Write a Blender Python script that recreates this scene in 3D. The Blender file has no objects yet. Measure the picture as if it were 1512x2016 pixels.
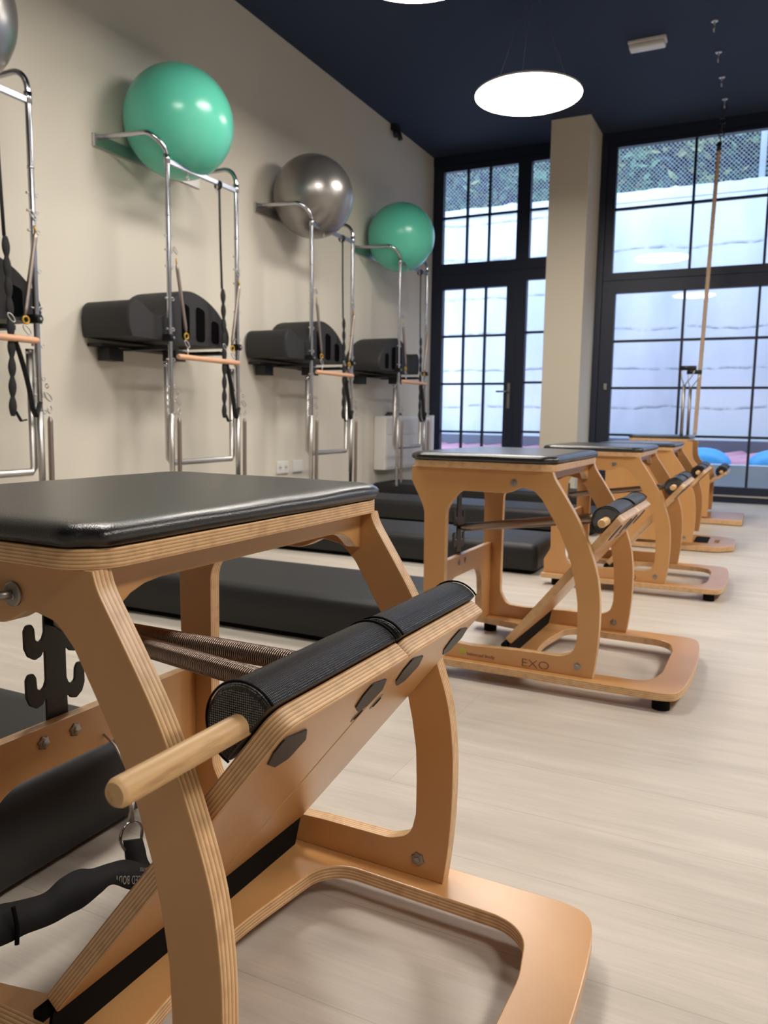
import bpy, bmesh, math, random
from mathutils import Vector, Matrix, noise
random.seed(7)
PI = math.pi
SC = bpy.context.scene
COL = SC.collection

# ------------------------------------------------------------------ camera
cam_d = bpy.data.cameras.new('camera'); cam = bpy.data.objects.new('camera', cam_d); COL.objects.link(cam)
RGT = Vector((0.8988628519, 0.4379877706, 0.0145700441))
UPV = Vector((-0.0660933287, 0.1026232906, 0.9925221066))
FWD = Vector((-0.4332173188, 0.8931042341, -0.1211923334))
cm = Matrix((RGT, UPV, -FWD)).transposed().to_4x4()
cm.translation = Vector((3.19225, 0.0, 0.72097))
cam.matrix_world = cm
cam_d.sensor_fit = 'VERTICAL'; cam_d.sensor_height = 24.0
cam_d.lens = 1539.479 / 2016 * 24.0
cam_d.clip_start = 0.02
cam_d.dof.use_dof = True
cam_d.dof.focus_distance = 0.92
cam_d.dof.aperture_fstop = 7.0
SC.camera = cam

# ------------------------------------------------------------------ world, exposure
w = bpy.data.worlds.new('world'); SC.world = w; w.use_nodes = True
bg = w.node_tree.nodes['Background']
bg.inputs['Color'].default_value = (0.56, 0.74, 1.0, 1)
bg.inputs['Strength'].default_value = 3.6
SC.view_settings.view_transform = 'Standard'
SC.view_settings.look = 'None'
SC.view_settings.gamma = 1
SC.view_settings.use_curve_mapping = False
SC.view_settings.exposure = 0.16
LAMP_STRENGTH = 30.5
LAMP_COLOR = (1.0, 0.935, 0.845)

# ------------------------------------------------------------------ helpers
def srgb(r, g, b):
    f = lambda c: (c/255/12.92) if c/255 <= 0.04045 else ((c/255+0.055)/1.055)**2.4
    return (f(r), f(g), f(b), 1)

def mat(name, col, rough=0.5, metal=0.0, spec=0.5, coat=0.0, coat_rough=0.1):
    m = bpy.data.materials.new(name); m.use_nodes = True
    b = m.node_tree.nodes['Principled BSDF']
    b.inputs['Base Color'].default_value = col
    b.inputs['Roughness'].default_value = rough
    b.inputs['Metallic'].default_value = metal
    b.inputs['Specular IOR Level'].default_value = spec
    b.inputs['Coat Weight'].default_value = coat
    b.inputs['Coat Roughness'].default_value = coat_rough
    return m

def nd(m, t, **kw):
    n = m.node_tree.nodes.new(t)
    for k, v in kw.items(): setattr(n, k, v)
    return n
def lk(m, a, b): m.node_tree.links.new(a, b)
def bsdf(m): return m.node_tree.nodes['Principled BSDF']

def noise_mix(m, c1, c2, scale, stretch=(1, 1, 1), detail=3, lo=0.35, hi=0.65, rough=0.5, bump=0.0, coord='Object', bdist=0.002):
    """base colour from two tones mixed by stretched noise, optional bump"""
    tc = nd(m, 'ShaderNodeTexCoord'); mp = nd(m, 'ShaderNodeMapping')
    mp.inputs['Scale'].default_value = stretch
    lk(m, tc.outputs[coord], mp.inputs['Vector'])
    n = nd(m, 'ShaderNodeTexNoise'); n.inputs['Scale'].default_value = scale
    n.inputs['Detail'].default_value = detail; n.inputs['Roughness'].default_value = rough
    lk(m, mp.outputs[0], n.inputs['Vector'])
    r = nd(m, 'ShaderNodeValToRGB')
    r.color_ramp.elements[0].position = lo; r.color_ramp.elements[0].color = c1
    r.color_ramp.elements[1].position = hi; r.color_ramp.elements[1].color = c2
    lk(m, n.outputs['Fac'], r.inputs['Fac'])
    lk(m, r.outputs['Color'], bsdf(m).inputs['Base Color'])
    if bump:
        bp = nd(m, 'ShaderNodeBump'); bp.inputs['Strength'].default_value = bump
        bp.inputs['Distance'].default_value = bdist
        lk(m, n.outputs['Fac'], bp.inputs['Height']); lk(m, bp.outputs[0], bsdf(m).inputs['Normal'])
    return r

M = {}
WOOD_A = srgb(190, 138, 84); WOOD_B = srgb(208, 158, 102)
M['wood'] = mat('maple_veneer', WOOD_A, 0.34, coat=0.45, coat_rough=0.25)
noise_mix(M['wood'], WOOD_A, WOOD_B, 3.5, (1, 1, 0.35), 4, 0.3, 0.7)
M['dowel'] = mat('worn_dowel_wood', srgb(214, 168, 110), 0.45)
noise_mix(M['dowel'], srgb(142, 100, 58), srgb(216, 176, 126), 42, (1, .10, 1), 5, 0.34, 0.46)
M['pinkdowel'] = mat('roll_bar_wood', srgb(224, 172, 138), 0.45)
# plywood edge: stripes read from the 'ply' attribute (thickness position in layers)
m = mat('plywood_edge', srgb(226, 190, 150), 0.42, coat=0.3, coat_rough=0.3); M['ply'] = m
at = nd(m, 'ShaderNodeAttribute'); at.attribute_name = 'ply'
fr = nd(m, 'ShaderNodeMath', operation='FRACT'); lk(m, at.outputs['Fac'], fr.inputs[0])
cr = nd(m, 'ShaderNodeValToRGB'); el = cr.color_ramp.elements
el[0].position = 0.0; el[0].color = srgb(232, 196, 150)
el[1].position = 0.42; el[1].color = srgb(226, 188, 140)
for p_, c_ in ((0.50, srgb(160, 108, 66)), (0.62, srgb(176, 124, 80)), (0.70, srgb(206, 164, 116)), (0.95, srgb(214, 172, 124)), (1.0, srgb(140, 92, 56))):
    e = el.new(p_); e.color = c_
lk(m, fr.outputs[0], cr.inputs['Fac'])
tc = nd(m, 'ShaderNodeTexCoord'); nn = nd(m, 'ShaderNodeTexNoise'); nn.inputs['Scale'].default_value = 55; nn.inputs['Detail'].default_value = 4
lk(m, tc.outputs['Object'], nn.inputs['Vector'])
mx = nd(m, 'ShaderNodeMix', data_type='RGBA', blend_type='MULTIPLY')
r2 = nd(m, 'ShaderNodeValToRGB'); r2.color_ramp.elements[0].position = 0.3; r2.color_ramp.elements[0].color = (.72, .66, .6, 1); r2.color_ramp.elements[1].position = 0.55; r2.color_ramp.elements[1].color = (1, 1, 1, 1)
lk(m, nn.outputs['Fac'], r2.inputs['Fac']); mx.inputs['Factor'].default_value = 0.7
lk(m, cr.outputs['Color'], mx.inputs['A']); lk(m, r2.outputs['Color'], mx.inputs['B']); lk(m, mx.outputs['Result'], bsdf(m).inputs['Base Color'])

M['leather'] = mat('black_leatherette', srgb(20, 20, 22), 0.30, spec=0.6, coat=0.25, coat_rough=0.22)
def micro_bump(m, scale, strength, dist=0.0006):
    tc = nd(m, 'ShaderNodeTexCoord'); n = nd(m, 'ShaderNodeTexVoronoi'); n.inputs['Scale'].default_value = scale
    lk(m, tc.outputs['Object'], n.inputs['Vector']); bp = nd(m, 'ShaderNodeBump'); bp.inputs['Strength'].default_value = strength; bp.inputs['Distance'].default_value = dist
    lk(m, n.outputs['Distance'], bp.inputs['Height']); lk(m, bp.outputs[0], bsdf(m).inputs['Normal'])
micro_bump(M['leather'], 700, 0.35)
M['mat'] = mat('black_mat_vinyl', srgb(31, 31, 33), 0.5, spec=0.4)
M['foam'] = mat('charcoal_foam', srgb(44, 43, 45), 0.62, spec=0.4)
M['black'] = mat('black_plastic', srgb(16, 16, 18), 0.45)
M['slot'] = mat('slot_black', srgb(6, 6, 9), 0.9, spec=.05)
M['rack'] = mat('black_powder_coat', srgb(26, 25, 25), 0.42)
M['rubber'] = mat('black_rubber', srgb(11, 11, 12), 0.8, spec=.15)
M['sticker'] = mat('black_bumper', srgb(18, 18, 21), 0.45, spec=.35)
m = mat('woven_grip_fabric', srgb(17, 17, 19), 0.33, spec=0.6); M['woven'] = m
tc = nd(m, 'ShaderNodeTexCoord'); mp = nd(m, 'ShaderNodeMapping'); mp.inputs['Scale'].default_value = (1, 1, 1); lk(m, tc.outputs['UV'], mp.inputs['Vector'])
wv = []
for d in (1, -1):
    cx = nd(m, 'ShaderNodeSeparateXYZ'); lk(m, mp.outputs[0], cx.inputs[0])
    a = nd(m, 'ShaderNodeMath', operation='MULTIPLY'); a.inputs[1].default_value = d; lk(m, cx.outputs['Y'], a.inputs[0])
    s = nd(m, 'ShaderNodeMath', operation='ADD'); lk(m, cx.outputs['X'], s.inputs[0]); lk(m, a.outputs[0], s.inputs[1])
    q = nd(m, 'ShaderNodeMath', operation='MULTIPLY'); q.inputs[1].default_value = 2 * PI / 0.0042; lk(m, s.outputs[0], q.inputs[0])
    z = nd(m, 'ShaderNodeMath', operation='SINE'); lk(m, q.outputs[0], z.inputs[0]); wv.append(z)
pr = nd(m, 'ShaderNodeMath', operation='MULTIPLY'); lk(m, wv[0].outputs[0], pr.inputs[0]); lk(m, wv[1].outputs[0], pr.inputs[1])
bp = nd(m, 'ShaderNodeBump'); bp.inputs['Strength'].default_value = 1.0; bp.inputs['Distance'].default_value = 0.0012
lk(m, pr.outputs[0], bp.inputs['Height']); lk(m, bp.outputs[0], bsdf(m).inputs['Normal'])
M['web'] = mat('black_webbing', srgb(26, 26, 28), 0.8)
M['print'] = mat('grey_print', srgb(165, 160, 152), 0.6)
M['etch'] = mat('burnt_lettering', srgb(112, 76, 52), 0.6)
M['green_dot'] = mat('lime_print', srgb(168, 176, 62), 0.6)
M['chrome'] = mat('chrome', (0.50, 0.51, 0.56, 1), 0.17, 1.0)
M['barsteel'] = mat('bluish_bar_steel', (0.33, 0.35, 0.42, 1), 0.38, 1.0)
M['alu'] = mat('satin_aluminium', (0.60, 0.58, 0.56, 1), 0.45, 1.0)
M['bolt'] = mat('aged_steel', (0.33, 0.31, 0.29, 1), 0.4, 1.0)
M['spring'] = mat('spring_steel', (0.34, 0.27, 0.23, 1), 0.32, 1.0)
M['tspring'] = mat('tower_spring_steel', (0.38, 0.32, 0.285, 1), 0.42, 1.0)
M['brass'] = mat('yellow_ring', srgb(196, 156, 62), 0.4, 0.4)
M['wall'] = mat('cream_wall_paint', srgb(219, 213, 201), 0.85, spec=0.2)
M['column'] = mat('cream_column_paint', srgb(222, 212, 194), 0.85, spec=0.2)
M['ceiling'] = mat('navy_ceiling_paint', srgb(50, 61, 82), 0.8, spec=0.2)
M['frame'] = mat('dark_navy_aluminium', srgb(25, 32, 54), 0.45)
M['white'] = mat('white_plastic', srgb(228, 226, 224), 0.4)
M['whitepanel'] = mat('white_panel', srgb(214, 210, 208), 0.5)
M['lampbody'] = mat('lamp_white_body', srgb(235, 232, 226), 0.5)
M['green'] = mat('green_vinyl', srgb(98, 202, 176), 0.24, spec=0.5)
M['silver'] = mat('silver_vinyl', (0.30, 0.285, 0.275, 1), 0.30, 0.75)
M['blue'] = mat('blue_plastic', srgb(70, 165, 225), 0.35)
M['fencewire'] = mat('galvanised_wire', srgb(168, 174, 190), 0.6)
M['fencepost'] = mat('galvanised_post', srgb(190, 198, 210), 0.5)
M['leaf1'] = mat('leaf_green', srgb(108, 142, 104), 0.6); M['leaf2'] = mat('leaf_dark', srgb(62, 86, 78), 0.6); M['leaf3'] = mat('leaf_yellow', srgb(160, 168, 112), 0.6)
M['twig'] = mat('dry_twig', srgb(142, 122, 104), 0.8)
M['earth'] = mat('dark_bank_earth', srgb(58, 60, 66), 0.9)
M['ledge'] = mat('grey_ledge_concrete', srgb(108, 112, 126), 0.9)
M['pink'] = mat('red_tile', srgb(208, 150, 168), 0.7)
M['parapet'] = mat('pale_parapet_render', srgb(176, 184, 192), 0.9)
M['rope'] = mat('manila_rope', srgb(212, 184, 158), 0.8)
M['dark'] = mat('dark_fitting', srgb(30, 30, 34), 0.5)
# emissive lamp disc
m = bpy.data.materials.new('lamp_diffuser'); m.use_nodes = True; M['lamp'] = m
b = bsdf(m); b.inputs['Base Color'].default_value = (.9, .9, .88, 1)
b.inputs['Emission Color'].default_value = LAMP_COLOR + (1,); b.inputs['Emission Strength'].default_value = LAMP_STRENGTH
# thin window glass: fresnel reflection over clear transmission
m = bpy.data.materials.new('window_glass'); m.use_nodes = True; M['glass'] = m
nt = m.node_tree; nt.nodes.clear()
out = nd(m, 'ShaderNodeOutputMaterial'); mixs = nd(m, 'ShaderNodeMixShader'); tr = nd(m, 'ShaderNodeBsdfTransparent'); gl = nd(m, 'ShaderNodeBsdfGlossy')
gl.inputs['Roughness'].default_value = 0.0; fz = nd(m, 'ShaderNodeFresnel'); fz.inputs['IOR'].default_value = 1.5
tr.inputs['Color'].default_value = (.93, .95, .97, 1)
lk(m, fz.outputs[0], mixs.inputs[0]); lk(m, tr.outputs[0], mixs.inputs[1]); lk(m, gl.outputs[0], mixs.inputs[2]); lk(m, mixs.outputs[0], out.inputs[0])
# floor: pale oak planks running towards the wall
m = mat('pale_oak_laminate', srgb(206, 196, 182), 0.42, spec=0.45); M['floor'] = m
tc = nd(m, 'ShaderNodeTexCoord'); br = nd(m, 'ShaderNodeTexBrick'); br.offset = 0.37
br.inputs['Scale'].default_value = 1.0; br.inputs['Brick Width'].default_value = 1.28; br.inputs['Row Height'].default_value = 0.192
br.inputs['Mortar Size'].default_value = 0.0012; br.inputs['Mortar Smooth'].default_value = 0.3; br.inputs['Bias'].default_value = 0.0
br.inputs['Color1'].default_value = srgb(206, 198, 188); br.inputs['Color2'].default_value = srgb(200, 191, 181); br.inputs['Mortar'].default_value = srgb(188, 178, 167)
lk(m, tc.outputs['Object'], br.inputs['Vector'])
mp = nd(m, 'ShaderNodeMapping'); mp.inputs['Scale'].default_value = (1.1, 9, 1); lk(m, tc.outputs['Object'], mp.inputs['Vector'])
n1 = nd(m, 'ShaderNodeTexNoise'); n1.inputs['Scale'].default_value = 2.2; n1.inputs['Detail'].default_value = 6; n1.inputs['Roughness'].default_value = 0.6; lk(m, mp.outputs[0], n1.inputs['Vector'])
mp2 = nd(m, 'ShaderNodeMapping'); mp2.inputs['Scale'].default_value = (3, 70, 1); lk(m, tc.outputs['Object'], mp2.inputs['Vector'])
n2 = nd(m, 'ShaderNodeTexNoise'); n2.inputs['Scale'].default_value = 3; n2.inputs['Detail'].default_value = 3; lk(m, mp2.outputs[0], n2.inputs['Vector'])
ra = nd(m, 'ShaderNodeValToRGB'); ra.color_ramp.elements[0].position = .33; ra.color_ramp.elements[0].color = (.86, .85, .84, 1); ra.color_ramp.elements[1].position = .68; ra.color_ramp.elements[1].color = (1.06, 1.05, 1.04, 1); lk(m, n1.outputs['Fac'], ra.inputs['Fac'])
rb = nd(m, 'ShaderNodeValToRGB'); rb.color_ramp.elements[0].position = .35; rb.color_ramp.elements[0].color = (.94, .94, .93, 1); rb.color_ramp.elements[1].position = .6; rb.color_ramp.elements[1].color = (1, 1, 1, 1); lk(m, n2.outputs['Fac'], rb.inputs['Fac'])
m1 = nd(m, 'ShaderNodeMix', data_type='RGBA', blend_type='MULTIPLY'); m1.inputs['Factor'].default_value = 1; lk(m, br.outputs['Color'], m1.inputs['A']); lk(m, ra.outputs['Color'], m1.inputs['B'])
m2 = nd(m, 'ShaderNodeMix', data_type='RGBA', blend_type='MULTIPLY'); m2.inputs['Factor'].default_value = 1; lk(m, m1.outputs['Result'], m2.inputs['A']); lk(m, rb.outputs['Color'], m2.inputs['B'])
lk(m, m2.outputs['Result'], bsdf(m).inputs['Base Color'])
bp = nd(m, 'ShaderNodeBump'); bp.inputs['Strength'].default_value = 0.12; bp.inputs['Distance'].default_value = 0.001; lk(m, n2.outputs['Fac'], bp.inputs['Height']); lk(m, bp.outputs[0], bsdf(m).inputs['Normal'])
# retaining wall: whitewashed board-marked concrete with rough joints and stains
m = mat('whitewashed_concrete', srgb(225, 228, 235), 0.9, spec=0.1); M['retaining'] = m
tc = nd(m, 'ShaderNodeTexCoord'); sp = nd(m, 'ShaderNodeSeparateXYZ'); lk(m, tc.outputs['Object'], sp.inputs[0])
nz = nd(m, 'ShaderNodeTexNoise'); nz.inputs['Scale'].default_value = 1.6; nz.inputs['Detail'].default_value = 7; lk(m, tc.outputs['Object'], nz.inputs['Vector'])
ad = nd(m, 'ShaderNodeMath', operation='MULTIPLY_ADD'); lk(m, nz.outputs['Fac'], ad.inputs[0]); ad.inputs[1].default_value = 0.16; lk(m, sp.outputs['Z'], ad.inputs[2])
dv = nd(m, 'ShaderNodeMath', operation='DIVIDE'); lk(m, ad.outputs[0], dv.inputs[0]); dv.inputs[1].default_value = 0.47
fc = nd(m, 'ShaderNodeMath', operation='FRACT'); lk(m, dv.outputs[0], fc.inputs[0])
rl = nd(m, 'ShaderNodeValToRGB'); e = rl.color_ramp.elements; e[0].position = 0.0; e[0].color = (1, 1, 1, 1); e[1].position = 0.08; e[1].color = (0, 0, 0, 1); lk(m, fc.outputs[0], rl.inputs['Fac'])
nb = nd(m, 'ShaderNodeTexNoise'); nb.inputs['Scale'].default_value = 7; nb.inputs['Detail'].default_value = 7; lk(m, tc.outputs['Object'], nb.inputs['Vector'])
rk = nd(m, 'ShaderNodeValToRGB'); rk.color_ramp.elements[0].position = .36; rk.color_ramp.elements[0].color = (0, 0, 0, 1); rk.color_ramp.elements[1].position = .56; rk.color_ramp.elements[1].color = (.9, .9, .9, 1); lk(m, nb.outputs['Fac'], rk.inputs['Fac'])
ml = nd(m, 'ShaderNodeMath', operation='MULTIPLY'); lk(m, rl.outputs['Color'], ml.inputs[0]); lk(m, rk.outputs['Color'], ml.inputs[1])
mm = nd(m, 'ShaderNodeMix', data_type='RGBA'); lk(m, ml.outputs[0], mm.inputs['Factor']); mm.inputs['B'].default_value = srgb(112, 118, 132)
mp3 = nd(m, 'ShaderNodeMapping'); mp3.inputs['Scale'].default_value = (1, 1, .35); lk(m, tc.outputs['Object'], mp3.inputs['Vector'])
n4 = nd(m, 'ShaderNodeTexNoise'); n4.inputs['Scale'].default_value = 1.3; n4.inputs['Detail'].default_value = 5; lk(m, mp3.outputs[0], n4.inputs['Vector'])
r4 = nd(m, 'ShaderNodeValToRGB'); r4.color_ramp.elements[0].position = .3; r4.color_ramp.elements[0].color = srgb(196, 202, 214); r4.color_ramp.elements[1].position = .6; r4.color_ramp.elements[1].color = srgb(232, 234, 240); lk(m, n4.outputs['Fac'], r4.inputs['Fac'])
lk(m, r4.outputs['Color'], mm.inputs['A']); lk(m, mm.outputs['Result'], bsdf(m).inputs['Base Color'])

# ---- object helpers
def link(name, me, parent=None, mats=()):
    for mm_ in mats: me.materials.append(mm_)
    o = bpy.data.objects.new(name, me); COL.objects.link(o)
    if parent: o.parent = parent
    return o
def obj(name, bm, m, parent=None, smooth=False, bevel=0):
    if smooth:
        for f_ in bm.faces: f_.smooth = True
    bmesh.ops.recalc_face_normals(bm, faces=bm.faces)
    me = bpy.data.meshes.new(name); bm.to_mesh(me); bm.free()
    o = link(name, me, parent, (m,) if not isinstance(m, (list, tuple)) else m)
    if smooth == 2: me.set_sharp_from_angle(angle=math.radians(40))
    if bevel:
        md = o.modifiers.new('bevel', 'BEVEL'); md.width = bevel; md.segments = 2; md.limit_method = 'ANGLE'
    return o
def tag(o, label=None, cat=None, group=None, kind=None):
    if label: o['label'] = label
    if cat: o['category'] = cat
    if group: o['group'] = group
    if kind: o['kind'] = kind
    return o
def empty(name, loc=(0, 0, 0), rz=0):
    o = bpy.data.objects.new(name, None); COL.objects.link(o); o.location = loc; o.rotation_euler = (0, 0, rz); o.empty_display_size = .1
    return o
def copy_tree(o, parent=None):
    c = o.copy(); COL.objects.link(c); c.parent = parent
    for ch in list(o.children): copy_tree(ch, c)
    return c
def box(bm, x0, x1, y0, y1, z0, z1, mi=0):
    vs = [bm.verts.new(v) for v in ((x0, y0, z0), (x1, y0, z0), (x1, y1, z0), (x0, y1, z0), (x0, y0, z1), (x1, y0, z1), (x1, y1, z1), (x0, y1, z1))]
    for q in ((3, 2, 1, 0), (4, 5, 6, 7), (0, 1, 5, 4), (1, 2, 6, 5), (2, 3, 7, 6), (3, 0, 4, 7)):
        f_ = bm.faces.new([vs[i] for i in q]); f_.material_index = mi
def tube(bm, pts, r, seg=10, closed=False, cap=True, flat=1.0, mi=0):
    """sweep a circle along pts; r scalar or list"""
    pts = [Vector(p_) for p_ in pts]; n = len(pts); rings = []
    t0 = (pts[1] - pts[0]).normalized(); a = Vector((0, 0, 1)) if abs(t0.z) < .9 else Vector((1, 0, 0))
    nrm = t0.cross(a).normalized()
    for i in range(n):
        if closed: t = (pts[(i+1) % n] - pts[i-1]).normalized()
        else: t = (pts[min(i+1, n-1)] - pts[max(i-1, 0)]).normalized()
        nrm = (nrm - t * nrm.dot(t)).normalized(); bi = t.cross(nrm)
        rr = r[i] if isinstance(r, (list, tuple)) else r
        rings.append([bm.verts.new(pts[i] + nrm * math.cos(2*PI*k/seg) * rr + bi * math.sin(2*PI*k/seg) * rr * flat) for k in range(seg)])
    for i in range(n if closed else n-1):
        A, B = rings[i], rings[(i+1) % n]
        for k in range(seg):
            f_ = bm.faces.new((A[k], A[(k+1) % seg], B[(k+1) % seg], B[k])); f_.material_index = mi; f_.smooth = True
    if cap and not closed:
        for R_ in (rings[0][::-1], rings[-1]): f_ = bm.faces.new(R_); f_.material_index = mi
def torus(bm, c, axis, R_, r, n=14, seg=6, sx=1, sy=1, mi=0):
    ax = Vector(axis).normalized(); a = ax.orthogonal().normalized(); b_ = ax.cross(a)
    tube(bm, [Vector(c) + a*math.cos(2*PI*i/n)*R_*sx + b_*math.sin(2*PI*i/n)*R_*sy for i in range(n)], r, seg, closed=True, mi=mi)
def disc(bm, c, axis, r, h, n=20, lobes=0, mi=0):
    ax = Vector(axis).normalized(); a = ax.orthogonal().normalized(); b_ = ax.cross(a); c = Vector(c); rings = []
    for hh, s in ((0, 1), (h*.7, 1), (h, .85)):
        rings.append([bm.verts.new(c + ax*hh + (a*math.cos(2*PI*i/n) + b_*math.sin(2*PI*i/n)) * r*s*(1 + (.11*math.cos(lobes*2*PI*i/n) if lobes else 0))) for i in range(n)])
    for A, B in zip(rings, rings[1:]):
        for k in range(n): bm.faces.new((A[k], A[(k+1) % n], B[(k+1) % n], B[k])).material_index = mi
    bm.faces.new(rings[0][::-1]).material_index = mi; bm.faces.new(rings[-1]).material_index = mi
def sphere(bm, c, r, u=32, v=20, sc=(1, 1, 1)):
    bmesh.ops.create_uvsphere(bm, u_segments=u, v_segments=v, radius=r, matrix=Matrix.Translation(c) @ Matrix.Diagonal((*sc, 1)))
def lathe(bm, prof, n=24, c=(0, 0, 0)):
    rings = [[bm.verts.new((c[0]+r*math.cos(2*PI*i/n), c[1]+r*math.sin(2*PI*i/n), c[2]+z)) for i in range(n)] for r, z in prof]
    for A, B in zip(rings, rings[1:]):
        for k in range(n): bm.faces.new((A[k], A[(k+1) % n], B[(k+1) % n], B[k]))
    bm.faces.new(rings[0][::-1]); bm.faces.new(rings[-1])
def fillet(pts, rads, n=7):
    """round the corners of a closed polygon; rads one number or list"""
    out = []; N = len(pts)
    for i in range(N):
        p = Vector(pts[i]); a = Vector(pts[i-1]) - p; b_ = Vector(pts[(i+1) % N]) - p
        r = rads[i] if isinstance(rads, (list, tuple)) else rads
        if r <= 0 or a.length < 1e-6 or b_.length < 1e-6: out.append(tuple(p)); continue
        a_, b2 = a.normalized(), b_.normalized(); ang = a_.angle(b2)
        if ang > 3.0 or ang < .05: out.append(tuple(p)); continue
        d = min(r / math.tan(ang/2), a.length*.49, b_.length*.49); rr = d*math.tan(ang/2)
        c = p + (a_ + b2).normalized() * (rr / math.sin(ang/2))
        s, e_ = p + a_*d - c, p + b2*d - c
        A0 = math.atan2(s.y, s.x); dA = math.atan2(e_.y, e_.x) - A0
        while dA > PI: dA -= 2*PI
        while dA < -PI: dA += 2*PI
        for k in range(n+1):
            q = A0 + dA*k/n; out.append((c.x + rr*math.cos(q), c.y + rr*math.sin(q)))
    return out
def catmull(pts, n=5):
    out = []
    for i in range(len(pts)-1):
        p0 = Vector(pts[max(i-1, 0)]); p1 = Vector(pts[i]); p2 = Vector(pts[i+1]); p3 = Vector(pts[min(i+2, len(pts)-1)])
        for k in range(n):
            t = k/n
            out.append(tuple(0.5*((2*p1) + (p2-p0)*t + (2*p0-5*p1+4*p2-p3)*t*t + (3*p1-p0-3*p2+p3)*t**3)))
    out.append(tuple(pts[-1])); return out
def plate(name, outline, holes, t, A, m_face, m_edge, parent=None, bevel=0.0015, layers=9):
    """flat board cut to outline (2D) with holes; A maps (a,b,c in 0..t) to local space"""
    cu = bpy.data.curves.new('tmp', 'CURVE'); cu.dimensions = '2D'; cu.fill_mode = 'BOTH'
    cu.extrude = t/2 - bevel; cu.bevel_depth = bevel; cu.bevel_resolution = 1; cu.offset = -bevel
    for loop in [outline] + list(holes):
        s = cu.splines.new('POLY'); s.points.add(len(loop)-1); s.use_cyclic_u = True
        for i, q in enumerate(loop): s.points[i].co = (q[0], q[1], 0, 1)
    ob = bpy.data.objects.new('tmp', cu); COL.objects.link(ob)
    dg = bpy.context.evaluated_depsgraph_get(); dg.update()
    me = bpy.data.meshes.new_from_object(ob.evaluated_get(dg)); me.name = name
    bpy.data.objects.remove(ob); bpy.data.curves.remove(cu)
    bm = bmesh.new(); bm.from_mesh(me)
    bmesh.ops.remove_doubles(bm, verts=bm.verts, dist=1e-5)
    lay = bm.verts.layers.float.new('ply')
    for f_ in bm.faces: f_.normal_update(); f_.material_index = 1 if abs(f_.normal.z) < .75 else 0; f_.smooth = abs(f_.normal.z) < .95
    for v in bm.verts:
        v[lay] = (v.co.z / t + .5) * layers / 2
        v.co = A @ Vector((v.co.x, v.co.y, v.co.z + t/2))
    bmesh.ops.recalc_face_normals(bm, faces=bm.faces)
    me.materials.clear(); bm.to_mesh(me); bm.free()
    me.set_sharp_from_angle(angle=math.radians(21))
    return link(name, me, parent, (m_face, m_edge))
def axes(a, b_, c, o=(0, 0, 0)):
    m_ = Matrix((a, b_, c)).transposed().to_4x4(); m_.translation = Vector(o); return m_
A_SIDE = lambda y: axes((1, 0, 0), (0, 0, 1), (0, 1, 0), (0, y, 0))       # (u,z) -> thickness along +v
A_FRONT = lambda x: axes((0, 1, 0), (0, 0, 1), (1, 0, 0), (x, 0, 0))      # (v,z) -> thickness along +u
A_FLAT = lambda z: axes((1, 0, 0), (0, 1, 0), (0, 0, 1), (0, 0, z))       # (u,v) -> thickness along +z
def text(name, body, size, A, m_, parent, align='LEFT', ext=0.0003, bold=0.0, sx=1.0, spacing=1.0):
    cu = bpy.data.curves.new(name, 'FONT'); cu.body = body; cu.size = size; cu.align_x = align; cu.extrude = ext; cu.offset = bold; cu.space_character = spacing
    ob = bpy.data.objects.new('tmp', cu); COL.objects.link(ob)
    dg = bpy.context.evaluated_depsgraph_get(); dg.update()
    me = bpy.data.meshes.new_from_object(ob.evaluated_get(dg)); me.name = name; bpy.data.objects.remove(ob)
    me.transform(Matrix.Diagonal((sx, 1, 1, 1))); me.transform(A); me.materials.clear()
    return link(name, me, parent, (m_,))

# ------------------------------------------------------------------ room shell
XR, YB, YF, H = 7.2, -3.6, 7.62, 3.31
def slab(name, *b_, m_, kind='structure'):
    bm = bmesh.new(); box(bm, *b_); o = obj(name, bm, m_); tag(o, kind=kind); return o
slab('floor', 0, XR, YB, YF + .1, -.1, 0, m_=M['floor'])
slab('ceiling', 0, XR, YB, YF + .1, H, H + .1, m_=M['ceiling'])
slab('wall_left', -.12, 0, YB, YF + .1, 0, H, m_=M['wall'])
slab('wall_right', XR, XR + .12, YB, YF + .1, 0, H, m_=M['wall'])
slab('wall_back', 0, XR, YB - .12, YB, 0, H, m_=M['wall'])
# column in front of the window wall
slab('wall_column', 1.325, 1.665, 7.09, YF + .08, 0, H, m_=M['column'])
# dark panels above and between the glazing, far side
slab('trim_1', 0, XR, YF - .01, YF + .1, 3.215, H, m_=M['frame'])
slab('trim_2', 5.95, XR, YF, YF + .1, 0, 3.215, m_=M['wall'])

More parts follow.
